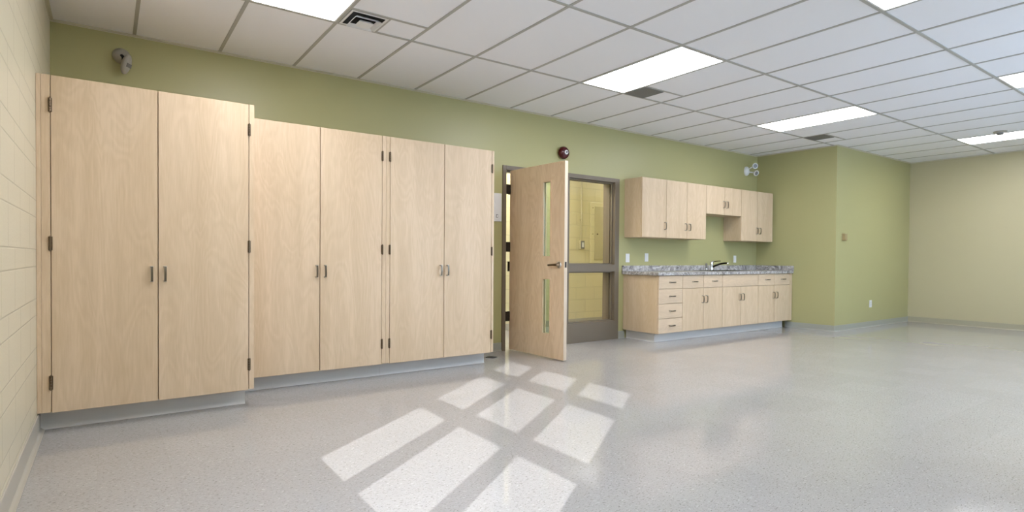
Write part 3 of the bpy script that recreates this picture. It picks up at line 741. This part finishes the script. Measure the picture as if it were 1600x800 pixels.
t = thing('air_diffuser', 'square white ceiling air diffuser with dark slots beside the top left light', 'air vent', (dcx, dcy, ZC))
b = BM(); bx(b, dcx-0.138, dcx+0.138, dcy-0.136, dcy+0.136, ZC-0.004, ZC-0.0005); obj('duct_shade_plate', b, M['duct_shade'], t)  # no hole cut; flat black plate paints the shaded duct depth
b = BM(); sq_ring(b, dcx, dcy, 0.139, ZC-0.008, 0.122, ZC-0.008, 0.002); obj('frame', b, M['white'], t)
b = BM(); sq_ring(b, dcx, dcy, 0.100, ZC-0.030, 0.078, ZC-0.010, 0.0015); obj('outer_cone', b, M['white'], t)
b = BM(); sq_ring(b, dcx, dcy, 0.055, ZC-0.036, 0.040, ZC-0.020, 0.0015); bx(b, dcx-0.055, dcx+0.055, dcy-0.055, dcy+0.055, ZC-0.0375, ZC-0.036); obj('inner_cone', b, M['white'], t)
# grey return grilles
for k, lab in ((7, 'grey square ceiling grille touching the large middle light'), (13, 'small grey ceiling grille beyond the third light, above the kitchen corner')):
    cx, cy = gx(k)+0.155, ROW[0]-0.15
    t = thing('air_grille', lab, 'air vent', (cx, cy, ZC), 'grey return grilles')
    b = BM(); h_ = 0.139
    bx(b, cx-h_, cx+h_, cy-h_+0.004, cy+h_-0.004, ZC-0.003, ZC-0.0006); obj('back_plate', b, M['duct_shade'], t)  # black plate paints the shade behind the grid
    b = BM()
    for q in (-1, 1):
        bx(b, cx+q*h_, cx+q*(h_-0.012), cy-h_, cy+h_, ZC-0.010, ZC-0.003); bx(b, cx-h_+0.012, cx+h_-0.012, cy+q*h_, cy+q*(h_-0.012), ZC-0.010, ZC-0.003)
    obj('frame', b, M['grille'], t)
    b = BM(); n_ = 16; s_ = (2*h_-0.024)/n_
    for i in range(1, n_):
        p = -h_+0.012+i*s_
        bx(b, cx+p-0.0045, cx+p+0.0045, cy-h_+0.012, cy+h_-0.012, ZC-0.009, ZC-0.003); bx(b, cx-h_+0.012, cx+h_-0.012, cy+p-0.0045, cy+p+0.0045, ZC-0.0085, ZC-0.003)
    obj('grid', b, M['grille'], t)
# smoke detector
dc = Vector((9.80, 2.44, ZC))
t = thing('smoke_detector', 'small round smoke detector hanging beside the farthest ceiling light', 'smoke detector', dc)
b = BM(); lathe(b, dc, (0, 0, -1), [(0.075, 0), (0.075, 0.010), (0.066, 0.020), (0, 0.020)], 28); obj('base', b, M['offwhite'], t, smooth=True)
b = BM(); lathe(b, dc, (0, 0, -1), [(0.040, 0.018), (0.038, 0.040), (0.03, 0.048), (0, 0.050)], 24); obj('chamber', b, M['lens'], t, smooth=True)
# floor cleanout cover
t = thing('floor_drain', 'round black drain cover on the floor beside the tall cabinet toe kick', 'drain', (3.41, 5.10, 0))
b = BM(); lathe(b, (3.415, 5.12, 0), (0, 0, 1), [(0.062, 0), (0.062, 0.003), (0.056, 0.004), (0, 0.004)], 28); cv = obj('cover', b, M['black'], t)

# ---------------------------------------------------------------- corridor furnishings
t = thing('electrical_panel', 'cream painted electrical cabinet door on the corridor wall seen through the sidelight', 'electrical panel', (6.75, YC, 1.0))
b = BM(); bx(b, 6.55, 6.945, YC-0.018, YC, 0.995, 2.015, 0.003); obj('body', b, M['block_hall'], t)
b = BM(); bx(b, 6.64, 6.90, YC-0.024, YC-0.018, 1.06, 1.95, 0.002); dd_ = obj('door', b, M['cream'], t)
for z in (1.08+0.41, 1.08+0.845): 
    for x in (6.60, 6.93):
        b = BM(); lathe(b, (x, YC-0.018, z), (0, -1, 0), [(0.009, 0), (0.007, 0.004), (0, 0.004)], 10); obj('screw', b, M['hinge'], t)
b = BM(); lathe(b, (6.70, YC-0.024, 1.49), (0, -1, 0), [(0.014, 0), (0.012, 0.008), (0, 0.009)], 14); obj('lock', b, M['hinge'], dd_)
t = thing('conduit', 'thin vertical metal conduit on the corridor wall above the switch box', 'conduit', (6.344, YC, 1.40))
b = BM(); tube(b, [(6.344, YC-0.02, 1.375), (6.344, YC-0.02, ZC-0.002)], 0.0125, 12); obj('pipe', b, M['cream'], t, smooth=True)
b = BM(); bx(b, 6.318, 6.37, YC-0.022, YC, 1.70, 1.725, 0.002); obj('strap', b, M['cream'], t)
t = thing('switch_box', 'surface mounted switch box at the bottom of the corridor conduit', 'switch box', (6.35, YC, 1.30))
b = BM(); bx(b, 6.305, 6.395, YC-0.045, YC, 1.235, 1.375, 0.004); obj('box', b, M['cream'], t)
b = BM(); bx(b, 6.312, 6.388, YC-0.050, YC-0.045, 1.243, 1.367, 0.001); pl_ = obj('cover_plate', b, M['grille'], t)
b = BM(); bx(b, 6.330, 6.370, YC-0.056, YC-0.050, 1.265, 1.345, 0.002); obj('rocker', b, M['white'], pl_)
for i, (x, y) in enumerate(((2.2, 6.85), (4.25, 6.85), (7.7, 6.85))):  # third panel is unseen, added to brighten the corridor walls
    xa, xb, ya, yb_ = x, x+1.2, 5.95, 6.55
    t = thing('ceiling_light', ('lit ceiling panel in the corridor left of the doorway', 'lit ceiling panel in the corridor behind the open door', 'unseen ceiling panel added at the far right to brighten the corridor')[i], 'ceiling light', ((xa+xb)/2, 6.25, ZC), 'corridor ceiling lights')
    b = BM(); bx(b, xa, xb, ya, ya+0.02, ZC-0.02, ZC-0.001); bx(b, xa, xb, yb_-0.02, yb_, ZC-0.02, ZC-0.001); bx(b, xa, xa+0.02, ya+0.02, yb_-0.02, ZC-0.02, ZC-0.001); bx(b, xb-0.02, xb, ya+0.02, yb_-0.02, ZC-0.02, ZC-0.001)
    obj('frame', b, M['white'], t)
    b = BM(); bx(b, xa+0.02, xb-0.02, ya+0.02, yb_-0.02, ZC-0.012, ZC-0.001); obj('diffuser', b, M['panel_hall'], t)
